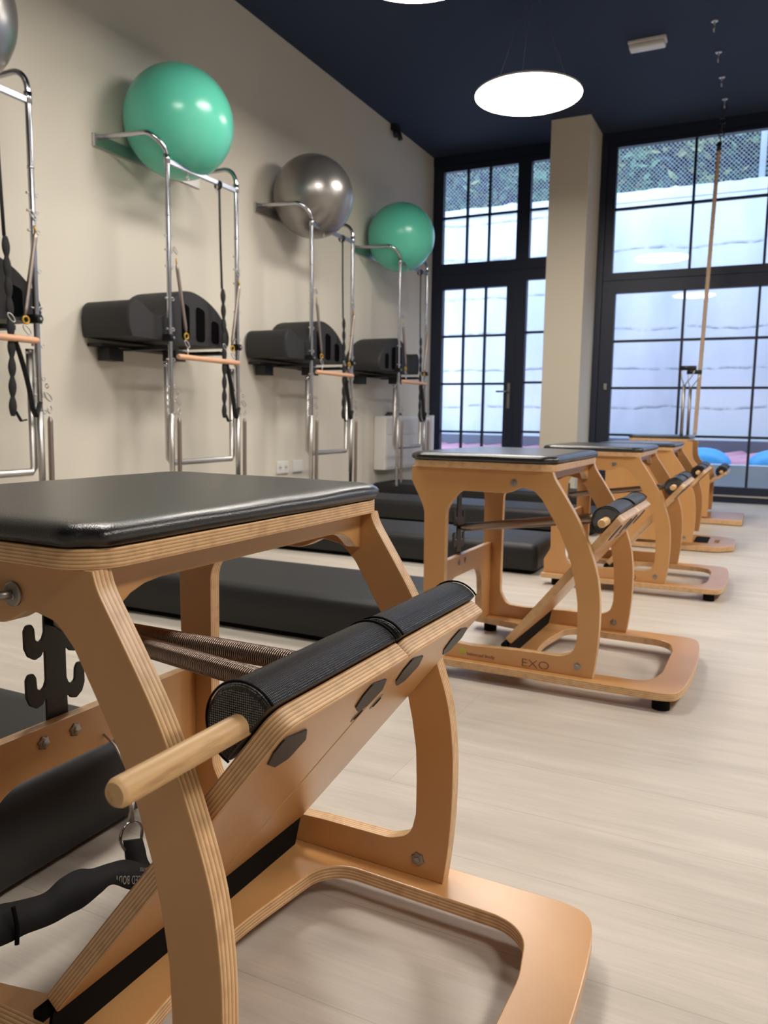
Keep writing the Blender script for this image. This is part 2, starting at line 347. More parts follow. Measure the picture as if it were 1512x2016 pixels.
def glazing(name, x0, x1, z0, z1, glass_rects, vm, hm, label=None, fy=YF, mw=.022, depth=.07, skew=0.0):
    """frame with rectangular openings, thin muntins and one pane per opening"""
    root = empty(name, ((x0+x1)/2, fy, z0)); tag(root, kind='structure')
    A = axes((1, 0, 0), (0, 0, 1), (0, 1, 0), (-(x0+x1)/2, 0, -z0))
    holes = [[(a, c), (b_, c), (b_, d), (a, d)] for a, b_, c, d in glass_rects]
    plate('frame', [(x0, z0), (x1, z0), (x1, z1), (x0, z1)], holes, depth, A, M['frame'], M['frame'], root, bevel=.003)
    for (a, b_, c, d), vs, hs in zip(glass_rects, vm, hm):
        bm = bmesh.new(); ox = (x0+x1)/2
        for x in vs: box(bm, x-mw/2-ox, x+mw/2-ox, .018, .05, c-z0, d-z0)
        for z in hs: box(bm, a-ox, b_-ox, .016, .048, z-mw/2-z0, z+mw/2-z0)
        if vs or hs: obj('muntin', bm, M['frame'], root)
        bm = bmesh.new(); q = [bm.verts.new((x_-ox, .034 - skew*(x_-(a+b_)/2), z_-z0)) for x_, z_ in ((a, c), (b_, c), (b_, d), (a, d))]; bm.faces.new(q)
        obj('pane', bm, M['glass'], root)
    return root
# left bay: transom lights over a glazed door and sidelight
glazing('window_1', 0.0, 1.325, 2.16, 3.215, [(.108, .878, 2.264, 3.157), (1.01, 1.30, 2.264, 3.157)], [[.362, .593], []], [[2.716], [2.716]])
dr = glazing('door_1', 0.0, .905, 0.0, 2.16, [(.125, .800, .12, 2.012)], [[.350, .578]], [[1.543, 1.064, .577]])
bm = bmesh.new(); box(bm, .388, .416, -.012, 0, .82, 1.07); o = obj('door_handle', bm, M['bolt'], dr, bevel=.003)
bm = bmesh.new(); tube(bm, [(.402, -.01, .985), (.402, -.05, .985), (.36, -.055, .985), (.29, -.055, .985)], .009, 8); obj('lever', bm, M['bolt'], dr)
glazing('window_2', .905, 1.325, 0.0, 2.16, [(1.0, 1.30, .12, 2.06)], [[]], [[1.56, 1.075, .59]])
# right bay
glazing('window_3', 1.725, 5.95, 2.0, 3.215, [(1.805, 3.60, 2.07, 3.18), (3.75, 5.87, 2.07, 3.18)], [[2.474, 3.075], [4.35, 4.95, 5.4]], [[2.640], [2.640]], skew=.03)
d2 = glazing('door_2', 1.725, 3.68, 0.0, 2.0, [(1.845, 3.60, .140, 1.885)], [[2.448, 3.058]], [[1.449, 1.018, .582]], skew=.03)
glazing('door_3', 3.68, 5.95, 0.0, 2.0, [(3.78, 5.87, .140, 1.885)], [[4.40, 5.0, 5.5]], [[1.449, 1.018, .582]])
bm = bmesh.new(); box(bm, -.92, -.89, -.03, 0, 1.0, 1.06); obj('latch', bm, M['bolt'], d2, bevel=.004)
bm = bmesh.new(); box(bm, 1.725, 5.95, YF - .02, YF, .055, .068); o = obj('trim_3', bm, M['alu']); tag(o, kind='structure')
bm = bmesh.new(); box(bm, 1.665, 1.725, YF - .02, YF + .08, 0, H); o = obj('trim_4', bm, M['frame']); tag(o, kind='structure')

# ------------------------------------------------------------------ outside
slab('ground_outside', -6, 14, YF + .1, 14, -.25, -.02, m_=M['parapet'])
o = slab('retaining_wall', -6, 14, 10.0, 10.5, .0, 3.42, m_=M['retaining']); o['label'] = 'tall whitewashed concrete retaining wall outside'
# broken top edge of the retaining wall
bm = bmesh.new(); xs = [-6 + i*.07 for i in range(286)]
top = [3.42 + .035*noise.noise((x*3, 0, 0)) + .03*noise.noise((x*9, 1, 0)) for x in xs]
vs = [[bm.verts.new((x, y, z)) for x, z in zip(xs, zz)] for y, zz in ((9.99, [3.3]*286), (9.99, top), (10.45, top))]
for A_, B_ in zip(vs, vs[1:]):
    for i in range(285): bm.faces.new((A_[i], A_[i+1], B_[i+1], B_[i]))
obj('coping', bm, M['retaining'], o)
o = slab('outside_ledge', -6, 14, 9.7, 10.0, .0, .50, m_=M['ledge'])
# corrugated red roof sheets between the ledge and the parapet
bm = bmesh.new(); n = 700; A_ = []; B_ = []
for i in range(n):
    x = -4 + i*.016; dz = .03*math.sin(i*2*PI/16)
    A_.append(bm.verts.new((x-.9, 8.35, .24 + dz))); B_.append(bm.verts.new((x, 9.75, .36 + dz)))
for i in range(n-1): bm.faces.new((A_[i], A_[i+1], B_[i+1], B_[i]))
o = obj('roof_sheet', bm, M['pink'], smooth=True); tag(o, 'red corrugated roofing sheet lying below the window sills outside', 'roof sheet')
md = o.modifiers.new('s', 'SOLIDIFY'); md.thickness = .01
o = slab('parapet', 1.8, 14, 8.2, 8.4, .0, .305, m_=M['parapet'])
for i, (x, lab) in enumerate(((2.62, 'blue plastic dome outside, directly right of the rope'), (3.30, 'blue plastic dome outside, cut by the right picture edge'))):
    bm = bmesh.new(); sphere(bm, (0, 0, 0), .27, 32, 16, (1, .8, .62)); o = obj('plastic_dome', bm, M['blue'], smooth=True); o.location = (x, 8.72, .285); tag(o, lab, 'dome', 'blue domes outside the window')
# chain link fence on top of the wall
fen = empty('chain_link_fence', (2, 10.2, 3.47)); tag(fen, 'galvanised chain-link fence standing on top of the whitewashed wall outside', 'fence')
bm = bmesh.new(); s = .05
for k in range(-60, 280):
    for d in (1, -1):
        x0_ = -4 + k*s; zt_ = 1.35; x1_ = x0_ + d*zt_
        a = Vector((x0_ - 2, 0, .0)); b_ = Vector((x1_ - 2, .002*d, zt_)); t = (b_-a).normalized().cross(Vector((0, 1, 0)))*.0017
        for off in (Vector((0, -.003, 0)),):
            q = [bm.verts.new(a-t+off), bm.verts.new(a+t+off), bm.verts.new(b_+t+off), bm.verts.new(b_-t+off)]; bm.faces.new(q)
o = obj('wire_mesh', bm, M['fencewire'], fen); md = o.modifiers.new('s', 'SOLIDIFY'); md.thickness = .004
for x in (-4.3, -2.7, -1.0, .9, 2.95, 4.9):
    bm = bmesh.new(); tube(bm, [(x-2, -.02, -.01), (x-2, -.02, 1.4)], .035, 10); obj('fence_post', bm, M['fencepost'], fen)
o = slab('earth_bank', -6, 14, 12.0, 12.3, 3.0, 6.5, m_=M['earth'])
# shrubs behind the fence
def leaves(name, cx, cy, cz, rx, ry, rz, n, label, tones):
    bm = bmesh.new(); rnd = random.Random(hash(label) % 999 if False else int(cx*100)+777)
    cl = [(rnd.uniform(-rx, rx), rnd.uniform(-ry, ry), rnd.uniform(-rz, rz), rnd.choice(tones)) for _ in range(34)]
    for _ in range(n):
        a, b2, c, tone = rnd.choice(cl); s_ = .17
        p = Vector((a + rnd.gauss(0, s_), b2 + rnd.gauss(0, .15), c + rnd.gauss(0, s_*.8)))
        d = Vector((rnd.gauss(0, 1), rnd.gauss(0, .6), rnd.gauss(-.3, .6))).normalized(); e_ = d.orthogonal().normalized(); L = rnd.uniform(.09, .20); W_ = L*.26
        q = [bm.verts.new(p), bm.verts.new(p + d*L*.5 + e_*W_), bm.verts.new(p + d*L), bm.verts.new(p + d*L*.5 - e_*W_)]
        f_ = bm.faces.new(q); f_.material_index = tone if rnd.random() > .12 else rnd.choice((0, 1, 2))
    o = obj(name, bm, (M['leaf1'], M['leaf2'], M['leaf3']))
    o.location = (cx, cy, cz); tag(o, label, 'shrub', 'shrubs behind the fence')
    bm = bmesh.new()
    for _ in range(9):
        a = Vector((rnd.uniform(-rx, rx), rnd.uniform(-.1, .3), -rz-.3)); pts = [a]
        for k in range(5): pts.append(pts[-1] + Vector((rnd.gauss(0, .1), rnd.gauss(0, .03), rz*.45)))
        tube(bm, pts, [.012, .011, .009, .008, .006, .004], 5)
    obj('twig', bm, M['twig'], o)
leaves('shrub', -1.6, 11.25, 4.25, .7, .3, .6, 2600, 'shrub behind the fence seen through the transom nearest the left wall', (0, 1, 1, 2))
leaves('shrub', .2, 11.25, 4.25, .7, .3, .6, 2600, 'shrub behind the fence seen through the pane beside the column', (0, 0, 1))
leaves('shrub', 1.55, 11.25, 4.25, .75, .3, .65, 3000, 'leafy green shrub behind the fence, just right of the column', (0, 0, 1, 2))
leaves('shrub', 2.9, 11.25, 4.25, .75, .3, .65, 3000, 'shrub behind the fence at the grey fence post, upper right window', (0, 1, 2, 1))
leaves('shrub', 4.4, 11.25, 4.25, .8, .3, .65, 2200, 'shrub behind the fence farthest to the right', (0, 1))

# ------------------------------------------------------------------ pendant lamps
def make_lamp(x, y, label, z=2.70, r=.328):
    root = empty('pendant_lamp', (x, y, z)); tag(root, label, 'lamp', 'round disc pendant lamps')
    bm = bmesh.new(); lathe(bm, [(r-.004, 0), (r-.004, .002)], 64); obj('diffuser', bm, M['lamp'], root)
    bm = bmesh.new(); lathe(bm, [(r, .0022), (r, .012), (r-.03, .03)], 64); obj('housing', bm, M['lampbody'], root)
    bm = bmesh.new(); lathe(bm, [(.06, .585), (.06, .61)], 24); obj('canopy', bm, M['dark'], root)
    bm = bmesh.new()
    for k in range(3):
        a = 2*PI*k/3; tube(bm, [(.24*math.cos(a), .24*math.sin(a), .048), (.03*math.cos(a), .03*math.sin(a), .59)], .0006, 5)
    obj('suspension_wire', bm, M['alu'], root)
    return root
make_lamp(1.73, 4.97, 'round glowing disc pendant lamp hanging in front of the cream column')
make_lamp(1.66, 3.385, 'round glowing disc pendant lamp cut off by the top picture edge')
make_lamp(1.66, 1.75, 'round disc pendant lamp over the mats, third counted from the windows')
for y in (4.97, 3.385, 1.75, .1): make_lamp(4.7, y, 'round disc pendant lamp in the right-hand row, ' + {4.97: 'first', 3.385: 'second', 1.75: 'third', .1: 'fourth', -1.55: 'fifth'}[y] + ' counted from the windows')

# emergency light, ceiling hooks, rope, corner fitting
el_ = empty('emergency_light', (2.28, 5.92, H)); tag(el_, 'small white emergency light box on the navy ceiling', 'light')
bm = bmesh.new(); box(bm, -.125, .125, -.05, .05, -.02, 0); obj('base', bm, M['whitepanel'], el_, bevel=.004)
bm = bmesh.new(); box(bm, -.118, .118, -.042, .042, -.055, -.02); obj('cover', bm, M['white'], el_, bevel=.012)
for i, y in enumerate((5.82, 6.30, 6.75, 7.20)):
    bm = bmesh.new(); disc(bm, (0, 0, 0), (0, 0, -1), .022, .006); tube(bm, [(0, 0, 0), (0, 0, -.03)], .005, 8); torus(bm, (0, 0, -.047), (1, 0, 0), .018, .0045)
    o = obj('ceiling_hook', bm, M['alu']); o.location = (2.71, y, H)
    tag(o, ['steel eye hook in the ceiling, nearest of the row of four', 'steel eye hook in the ceiling, second nearest of the row', 'steel eye hook in the ceiling, between its row neighbours and the rope', 'steel eye hook in the ceiling from which the rope hangs'][i], 'hook', 'eye hooks along the ceiling')
rp = empty('climbing_rope', (2.71, 7.2, H)); tag(rp, 'thick beige twisted rope hanging from the ceiling before the right window', 'rope')
top_, bot_ = Vector((-.022, 0, -.36)), Vector((-.07, 0, -2.70)); bm = bmesh.new()
for ph in range(3):
    pts = []
    for i in range(460):
        t = i/459; c = top_.lerp(bot_, t); a = 2*PI*(t*34) + ph*2*PI/3
        pts.append(c + Vector((math.cos(a)*.0085, math.sin(a)*.0085, 0)))
    tube(bm, pts, .0092, 6)
obj('strand', bm, M['rope'], rp)
bm = bmesh.new()
for k in range(6): torus(bm, (-.003*k, 0, -.07 - k*.048), (1, 0, 0) if k % 2 else (0, 1, 0), .022, .004, 12, 6, 1, 1.2)
tube(bm, [(-.02, 0, -.33), (-.022, 0, -.40)], .018, 10); obj('chain', bm, M['dark'], rp)
cf = bmesh.new(); box(cf, 0, .05, -.06, .06, -.05, 0); tube(cf, [(.03, -.03, -.04), (.05, -.05, -.11)], .022, 10); tube(cf, [(.03, .04, -.04), (.05, .05, -.11)], .022, 10)
o = obj('corner_light_fitting', cf, M['dark']); o.location = (.0, 6.66, H); tag(o, 'small dark twin fitting where the left wall meets the ceiling', 'light fitting')

# ------------------------------------------------------------------ socket plates, white cabinet
def socket(y0, y1, label, holes):
    root = empty('wall_socket' if holes else 'wall_cover_plate', (0, (y0+y1)/2, .338)); tag(root, label, 'socket' if holes else 'cover plate')
    w_ = (y1-y0)/2; bm = bmesh.new(); box(bm, 0, .012, -w_, w_, -.045, .045); obj('plate', bm, M['white'], root, bevel=.004)
    if holes:
        for s_ in (-1, 1):
            bm = bmesh.new(); disc(bm, (.012, s_*w_*.5, 0), (1, 0, 0), .023, .002); obj('outlet', bm, M['whitepanel'], root)
            bm = bmesh.new(); disc(bm, (.0142, s_*w_*.5-.008, 0), (1, 0, 0), .005, .0006, 10); disc(bm, (.0142, s_*w_*.5+.008, 0), (1, 0, 0), .005, .0006, 10); obj('pin_hole', bm, M['dark'], root)
socket(4.768, 4.922, 'white double wall socket low on the cream wall', True)
socket(4.985, 5.115, 'blank white cover plate beside the double wall socket', False)
cab = empty('low_cabinet', (0, 6.9, 0)); tag(cab, 'low white wall cabinet in the corner by the glazed door', 'cabinet')
bm = bmesh.new(); box(bm, 0.004, .12, -.56, .48, .24, .725); obj('body', bm, M['white'], cab, bevel=.006)
bm = bmesh.new(); box(bm, .121, .127, -.54, .46, .56, .70); obj('front_panel', bm, M['whitepanel'], cab, bevel=.003)
bm = bmesh.new(); box(bm, .121, .127, -.54, .46, .26, .55); obj('front_panel', bm, M['whitepanel'], cab, bevel=.003)
bm = bmesh.new(); box(bm, .004, .13, .50, .56, .24, .74); obj('end_panel', bm, M['white'], cab, bevel=.004)
bm = bmesh.new()
for k in range(3):
    pts = [(.05 + .02*math.sin(i*.9+k), -.42 + .035*i, .735 + .022*abs(math.sin(i*.7+k))) for i in range(10)]
    tube(bm, pts, .008, 6)
o = obj('cable_bundle', bm, M['black'], None); o.location = (0, 6.9, 0); tag(o, 'tangle of black cable lying on the low white cabinet', 'cable')

# ------------------------------------------------------------------ mats
def mat_obj(y0, y1, x1, h, label, x0=.06):
    root = empty('floor_mat', (x1/2, (y0+y1)/2, 0)); tag(root, label, 'mat', 'long black mats in front of the wall towers')
    L = x1-x0; W_ = y1-y0; bm = bmesh.new(); box(bm, -L/2+.04, L/2-.04, -W_/2+.03, W_/2-.03, 0, .03); obj('base_board', bm, M['rubber'], root)
    bm = bmesh.new(); sections = []
    prof = [(.006, .022), (0, .03), (0, h-.03), (.006, h-.012), (.02, h-.002), (.05, h)]
    for ins, z in prof:
        lp = fillet([(-L/2+ins, -W_/2+ins), (L/2-ins, -W_/2+ins), (L/2-ins, W_/2-ins), (-L/2+ins, W_/2-ins)], .03, 5)
        sections.append([bm.verts.new((a, b2, z)) for a, b2 in lp])
    for A_, B_ in zip(sections, sections[1:]):
        for k in range(len(A_)): bm.faces.new((A_[k], A_[(k+1) % len(A_)], B_[(k+1) % len(A_)], B_[k]))
    bm.faces.new(sections[0][::-1]); bm.faces.new(sections[-1]); obj('cushion', bm, M['mat'], root, smooth=2)
mat_obj(.34, 1.05, 2.265, .17, 'long black padded mat nearest the camera, below the nearest chair')
mat_obj(2.09, 2.56, 2.28, .155, 'long black padded mat seen through the open frame of the nearest chair')
mat_obj(3.50, 3.98, 2.31, .145, 'long black padded mat behind the second chair, third from the camera')
mat_obj(4.88, 5.36, 2.30, .145, 'long black padded mat behind the second chair, fourth from the camera')
mat_obj(6.25, 6.80, 2.2, .13, 'long black padded mat farthest away, near the white cabinet')

# ------------------------------------------------------------------ wall towers and what hangs on them
TW, TX, TY0, TS = .576, .375, 1.825, 1.407
EYE_Z = (1.62, 1.55, 1.47, 1.31, 1.155, 1.0, .86, .79, .72)
def helix_tube(bm, a, b_, R_, wire, pitch, seg=5, spt=10, taper=.012):
    a, b_ = Vector(a), Vector(b_); ax = (b_-a); L = ax.length; ax.normalize(); n = ax.orthogonal().normalized(); m_ = ax.cross(n)
    N = int(L/pitch*spt); pts = []
    for i in range(N+1):
        t = i/N; rr = R_ * min(1, .45 + min(t, 1-t)*L/taper*.55); q = 2*PI*i/spt
        pts.append(a + ax*L*t + (n*math.cos(q) + m_*math.sin(q))*rr)
    tube(bm, pts, wire, seg)
def closed_spring(bm, a, b_, R_, pitch=.006, seg=10):
    """smooth ribbed coil tube for springs seen small"""
    a, b_ = Vector(a), Vector(b_); L = (b_-a).length; N = max(6, int(L/pitch)); pts = []; rr = []
    for i in range(N*2+1):
        t = i/(N*2); pts.append(a.lerp(b_, t)); e_ = min(t, 1-t)*L; rr.append(R_*(1 if i % 2 else .86)*min(1, .5 + e_/.02*.5))
    tube(bm, pts, rr, seg)
def make_tower(names):
    root = empty('wall_tower', (0, 0, 0))
    for i, y in enumerate((0, TW)):
        sp_ = (-.075, -.085, -.092, -.10) if i == 0 else (.0, .0, .0, .0)
        arc = [(TX, y, .135), (TX, y, 1.0), (TX, y, 1.90)] + [(TX - .085*(1-math.cos(a)), y + sp_[0]*math.sin(a)**1.3, 2.025 + .088*math.sin(a)) for a in [PI/2*k/8 for k in range(9)]] + [(.22, y + sp_[1], 2.112), (.16, y + sp_[2], 2.113), (.012, y + sp_[3], 2.117)]
        bm = bmesh.new(); tube(bm, arc, .0125, 12); pole = obj('pole', bm, M['chrome'], root)
        bm = bmesh.new(); tube(bm, [(TX, y, 1.975), (TX, y, 2.02)], .0165, 12); obj('collar', bm, M['chrome'], pole); bm = bmesh.new(); tube(bm, [(TX, y, 1.72), (TX, y, 1.73)], .0145, 12); obj('collar', bm, M['chrome'], pole)
        for z in EYE_Z:
            bm = bmesh.new(); tube(bm, [(TX, y-.022, z), (TX, y+.018, z)], .003, 6); torus(bm, (TX, y+.026, z), (1, 0, 0), .0085, .0024, 12, 5); tube(bm, [(TX, y-.022, z), (TX, y-.026, z)], .006, 8)
            obj('eyelet', bm, M['alu'], pole)
        bm = bmesh.new(); tube(bm, [(TX, y, .30), (TX, y, .72)], .0145, 12); obj('lower_sleeve', bm, M['alu'], pole)
        bm = bmesh.new(); disc(bm, (TX+.014, y, 1.11), (1, 0, 0), .017, .012, 16); box(bm, TX-.03, TX+.015, y-.018, y+.018, 1.092, 1.128); obj('clamp', bm, M['black'], pole)
        bm = bmesh.new(); disc(bm, (TX+.0265, y, 1.11), (1, 0, 0), .006, .003, 8); obj('clamp_screw', bm, M['alu'], pole)
    bm = bmesh.new(); box(bm, TX-.009, TX+.009, 0, TW, 1.975, 2.0); cb = obj('crossbar', bm, M['barsteel'], root, bevel=.002)
    for y in (.16, .40):
        bm = bmesh.new(); tube(bm, [(TX, y, 1.955), (TX, y, 2.002)], .004, 6); torus(bm, (TX, y, 1.945), (1, 0, 0), .009, .0024, 10, 5); obj('eye_bolt', bm, M['alu'], cb)
    bm = bmesh.new(); box(bm, .0, .014, -.13, TW+.13, 2.07, 2.135); obj('wall_plate', bm, M['alu'], root, bevel=.002)
    bm = bmesh.new(); tube(bm, [(TX-.034, 0.012, .97), (TX-.034, .012, .48), (TX-.03, .03, .46), (TX-.03, TW-.03, .46), (TX-.034, TW-.012, .48), (TX-.034, TW-.012, .97)], .0165, 12); pb = obj('push_bar', bm, M['alu'], root)
    bm = bmesh.new(); tube(bm, [(TX-.034, TW-.012, .965), (TX-.034, TW-.012, .985)], .0175, 12); obj('end_cap', bm, M['chrome'], pb); bm = bmesh.new(); tube(bm, [(TX-.034, .012, .965), (TX-.034, .012, .985)], .0175, 12); obj('end_cap', bm, M['chrome'], pb)
    bm = bmesh.new(); box(bm, 0, TX-.01, .02, .08, 1.055, 1.075); box(bm, 0, TX-.01, .42, .48, 1.055, 1.075); box(bm, 0, .10, -.2, .5, 1.06, 1.075)
    box(bm, .02, .10, -.15, -.05, .99, 1.056); box(bm, TX-.14, TX-.05, .10, .18, 1.0, 1.056); obj('barrel_shelf', bm, M['black'], root)
    return root
def make_rollbar():
    root = empty('roll_down_bar', (0, 0, 0)); y0_, y1_ = .04, .565; ax, zb_ = TX+.018, 1.018
    bm = bmesh.new(); tube(bm, [(ax, y0_, zb_-.003), (ax, y0_+.01, zb_), (ax, y1_-.01, zb_), (ax, y1_, zb_+.0)], [.012, .0145, .0145, .012], 12); obj('dowel', bm, M['pinkdowel'], root)
    for (ya, za), (yb, zb2) in (((.038, 1.485), (.105, 1.15)), ((TW-.004, 1.46), (.505, 1.12))):
        bm = bmesh.new(); closed_spring(bm, (TX+.02, ya, za), (ax, yb, zb2), .0105); obj('spring', bm, M['tspring'], root)
        bm = bmesh.new(); torus(bm, (ax, yb+.003, zb2-.022), (1, 0, 0), .015, .0045, 14, 6); tube(bm, [(TX+.02, ya-.004, za+.03), (TX+.02, ya, za)], .004, 6); obj('ring', bm, M['brass'], root)
        bm = bmesh.new(); torus(bm, (ax, yb+.008, zb2-.062), (1, 0, 0), .011, .003, 12, 5, 1, 2.2); tube(bm, [(ax, yb+.01, zb2-.085), (ax, yb+.012, zb_+.012)], .005, 6); torus(bm, (TX+.02, ya-.01, za+.07), (1, 0, 0), .009, .003, 12, 5, 1, 2.6); obj('snap_hook', bm, M['alu'], root)
    return root
def make_legspring(y, x=TX+.03):
    root = empty('hanging_spring', (0, 0, 0))
    bm = bmesh.new(); closed_spring(bm, (x, y, .70), (x, y-.004, .16), .0125); obj('coil', bm, M['tspring'], root)
    bm = bmesh.new(); torus(bm, (x, y, .73), (1, .3, 0), .016, .0028, 14, 5); torus(bm, (x, y-.006, .785), (1, 0, 0), .011, .0032, 12, 5, 1, 2.4); torus(bm, (x, y-.010, .83), (0, 1, 0), .009, .0024, 12, 5); obj('snap_hook', bm, M['alu'], root)
    return root
def make_strap():
    root = empty('loop_strap', (0, 0, 0)); x = TX + .006; bm = bmesh.new()
    tube(bm, [(x, .415, 1.99), (x, .42, 1.7), (x, .43, 1.42)], .009, 8, flat=.45); torus(bm, (TX, .415, 1.977), (0, 1, 0), .022, .006, 12, 6); obj('webbing', bm, M['web'], root)
    bm = bmesh.new(); n = 90; pts = []; rr = []
    for i in range(n):
        t = i/(n-1); z = 1.42 - t*.72; pts.append((x + .006, .43 + .008*math.sin(t*3), z)); rr.append(.010 + .010*abs(math.sin(t*PI*9)))
    tube(bm, pts, rr, 8, flat=.5); obj('daisy_chain', bm, M['web'], root)
    bm = bmesh.new(); pts = [(x+.006, .445 + .05*math.sin(t*PI/2)**.8 + .035*t, 1.03 - .30*t) for t in [k/10 for k in range(11)]] + [(x+.006, .545, .70), (x+.006, .57, .76)]
    tube(bm, pts, .016, 8, flat=.35); tube(bm, [(x+.006, .445, .72), (x+.006, .47, .68), (x+.006, .495, .685)], .010, 8, flat=.4); obj('foot_loop', bm, M['web'], root)
    bm = bmesh.new(); torus(bm, (x+.012, .438, 1.10), (1, 0, 0), .010, .003, 12, 5, 1, 2.2); obj('snap_hook', bm, M['alu'], root)
    return root
def barrel_profile(flip=False):
    P = [(-.235, 1.09), (-.251, 1.13), (-.253, 1.20), (-.240, 1.245), (-.203, 1.270), (-.160, 1.258), (-.112, 1.228), (-.060, 1.206), (-.025, 1.202), (.010, 1.222), (.056, 1.288), (.103, 1.334), (.160, 1.362), (.230, 1.370), (.305, 1.357), (.380, 1.330), (.455, 1.288), (.53, 1.22), (.562, 1.165), (.560, 1.115), (.535, 1.09)]
    P = catmull(P, 4)
    P = [(a, b_ + .010) for a, b_ in P]
    return [(-a + .28, b_) for a, b_ in P] if flip else P
def make_barrel(flip=False):
    root = empty('spine_corrector', (0, 0, 0))
    P = barrel_profile(flip); Dp = .335
    bm = bmesh.new(); secs = []
    cy = sum(a for a, b_ in P)/len(P); cz = sum(b_ for a, b_ in P)/len(P)
    for x, ins in ((.012, .012), (.02, .003), (.03, 0), (Dp-.02, 0), (Dp-.008, .004), (Dp, .014)):
        secs.append([bm.verts.new((x, a + (cy-a)*ins*2.2, b_ + (cz-b_)*ins*2.2 if b_ > 1.12 else max(b_, 1.076+ins*.3))) for a, b_ in P])
    for A_, B_ in zip(secs, secs[1:]):
        for k in range(len(A_)): bm.faces.new((A_[k], A_[(k+1) % len(A_)], B_[(k+1) % len(A_)], B_[k]))
    bm.faces.new(secs[0][::-1]); bm.faces.new(secs[-1]); obj('body', bm, M['foam'], root, smooth=2)
    fx = (lambda a: -a + .28) if flip else (lambda a: a)
    for a0, a1, z1 in ((.139, .204, 1.315), (.257, .333, 1.308), (.390, .458, 1.250)):
        lp = fillet([(fx(a0), 1.115), (fx(a1), 1.115), (fx(a1), z1-.02), (fx(a0), z1)], .022, 4)
        plate('hand_slot', lp, [], .004, A_FRONT(Dp-.002), M['slot'], M['slot'], root, bevel=.0005)
    return root
tower_desc = ['cut by the picture edge', 'under the large green ball', 'under the whole silver ball', 'under the farthest green ball']
T0 = make_tower(0); R0 = make_rollbar(); SL0 = make_legspring(.026); SR0 = make_legspring(TW+.026); ST0 = make_strap(); B0 = make_barrel(False); B1 = make_barrel(True)
def place(o, k, label, cat, group, first):
    c = o if first else copy_tree(o); c.location = (0, TY0 + TS*k, 0); tag(c, label, cat, group); return c
for k in range(4):
    d = tower_desc[k]; f1 = (k == 0)
    place(T0, k, 'chrome two-pole wall tower ' + d, 'exercise tower', 'chrome towers along the wall', f1)
    place(R0, k, 'wooden roll-down bar hung on two springs in the tower ' + d, 'exercise bar', 'roll-down bars on the towers', f1)
    place(SL0, k, 'steel spring hanging on the nearer pole of the tower ' + d, 'spring', 'long springs hanging on the tower poles', f1)
    place(SR0, k, 'steel spring hanging on the farther pole of the tower ' + d, 'spring', 'long springs hanging on the tower poles', f1)
    place(ST0, k, 'black webbing strap with loops hanging in the tower ' + d, 'strap', 'loop straps on the towers', f1)
    if k < 3: place(B0, k, 'charcoal foam spine barrel on the shelf of the tower ' + d, 'barrel', 'spine barrels on the tower shelves', f1).location.y += (.085 if f1 else 0)
    else: place(B1, k, 'charcoal foam barrel with its hump leftwards, in the tower ' + d, 'barrel', 'spine barrels on the tower shelves', True)

# exercise balls on top of the towers
for (x, y, z, r, mk, lab) in ((.285, 2.075, 2.225, .283, 'silver', 'silver exercise ball cut off by the left picture edge'),
                              (.285, 3.437, 2.249, .284, 'green', 'large green exercise ball on the second tower'),
                              (.277, 4.822, 2.216, .275, 'silver', 'silver exercise ball between the two green balls'),
                              (.286, 6.247, 2.235, .284, 'green', 'smaller-looking green exercise ball nearest the glazed door')):
    root = empty('exercise_ball', (x, y, z)); tag(root, lab, 'ball', 'exercise balls on the towers')
    bm = bmesh.new(); sphere(bm, (0, 0, 0), r, 64, 40); obj('shell', bm, M[mk], root, smooth=True)
    bm = bmesh.new(); disc(bm, (0, 0, r-.004), (0, 0, 1), .016, .005, 16); obj('plug', bm, M[mk], root)

# ------------------------------------------------------------------ pilates chairs
W = .527; SH = .022; ZB = .0536
FRONT_CURVE = catmull([(.001, ZB), (.007, .10), (.011, .15), (.0125, .205), (.011, .26), (.003, .32), (-.014, .375), (-.034, .425), (-.056, .470), (-.085, .517), (-.108, .552), (-.119, .570), (-.124, .585)], 4)
REAR = fillet([(-.523, .585), (-.523, .545), (-.500, .502), (-.483, .465), (-.480, .20), (-.478, .165), (-.507, .113), (-.505, ZB)], [0, .03, .05, .06, .1, .05, .02, 0], 5)
INNER = fillet([(-.418, .200), (-.417, .470), (-.378, .5235), (-.24, .5235), (-.205, .541), (-.172, .534), (-.150, .513), (-.119, .463), (-.098, .427), (-.077, .378), (-.063, .336), (-.053, .292), (-.046, .248), (-.044, .200), (-.044, .150), (-.052, .115), (-.085, .102), (-.20, .101), (-.33, .095), (-.395, .098), (-.418, .14)],
               [0, .05, .03, .05, .03, .02, .03, 0, 0, 0, 0, 0, 0, 0, .03, .03, .05, .3, .3, .03, .04], 6)
FLARE = catmull([(.035, ZB), (.037, .15), (.037, .295), (.030, .36), (.022, .392), (-.02, .405), (-.057, .428), (-.082, .465), (-.090, .52), (-.091, .585)], 4)
PD = Vector((.287, 0, .363)).normalized(); PN = Vector((-PD.z, 0, PD.x)); PO = Vector((-.230, 0, .105)); PT = .021
def pedal_matrix(rot=0.0):
    R_ = Matrix.Rotation(rot, 3, 'Y'); d = R_ @ PD; n = R_ @ PN
    return d, n
def ped_axes(d, n, off=0.0, ny=0):   # (v, s, depth behind front face)
    return axes((0, 1, 0), d, n, PO + n*off)
STK = [(.037, .450), (.038, .431), (.050, .407), (.078, .386), (.101, .385), (.106, .411), (.083, .437)]
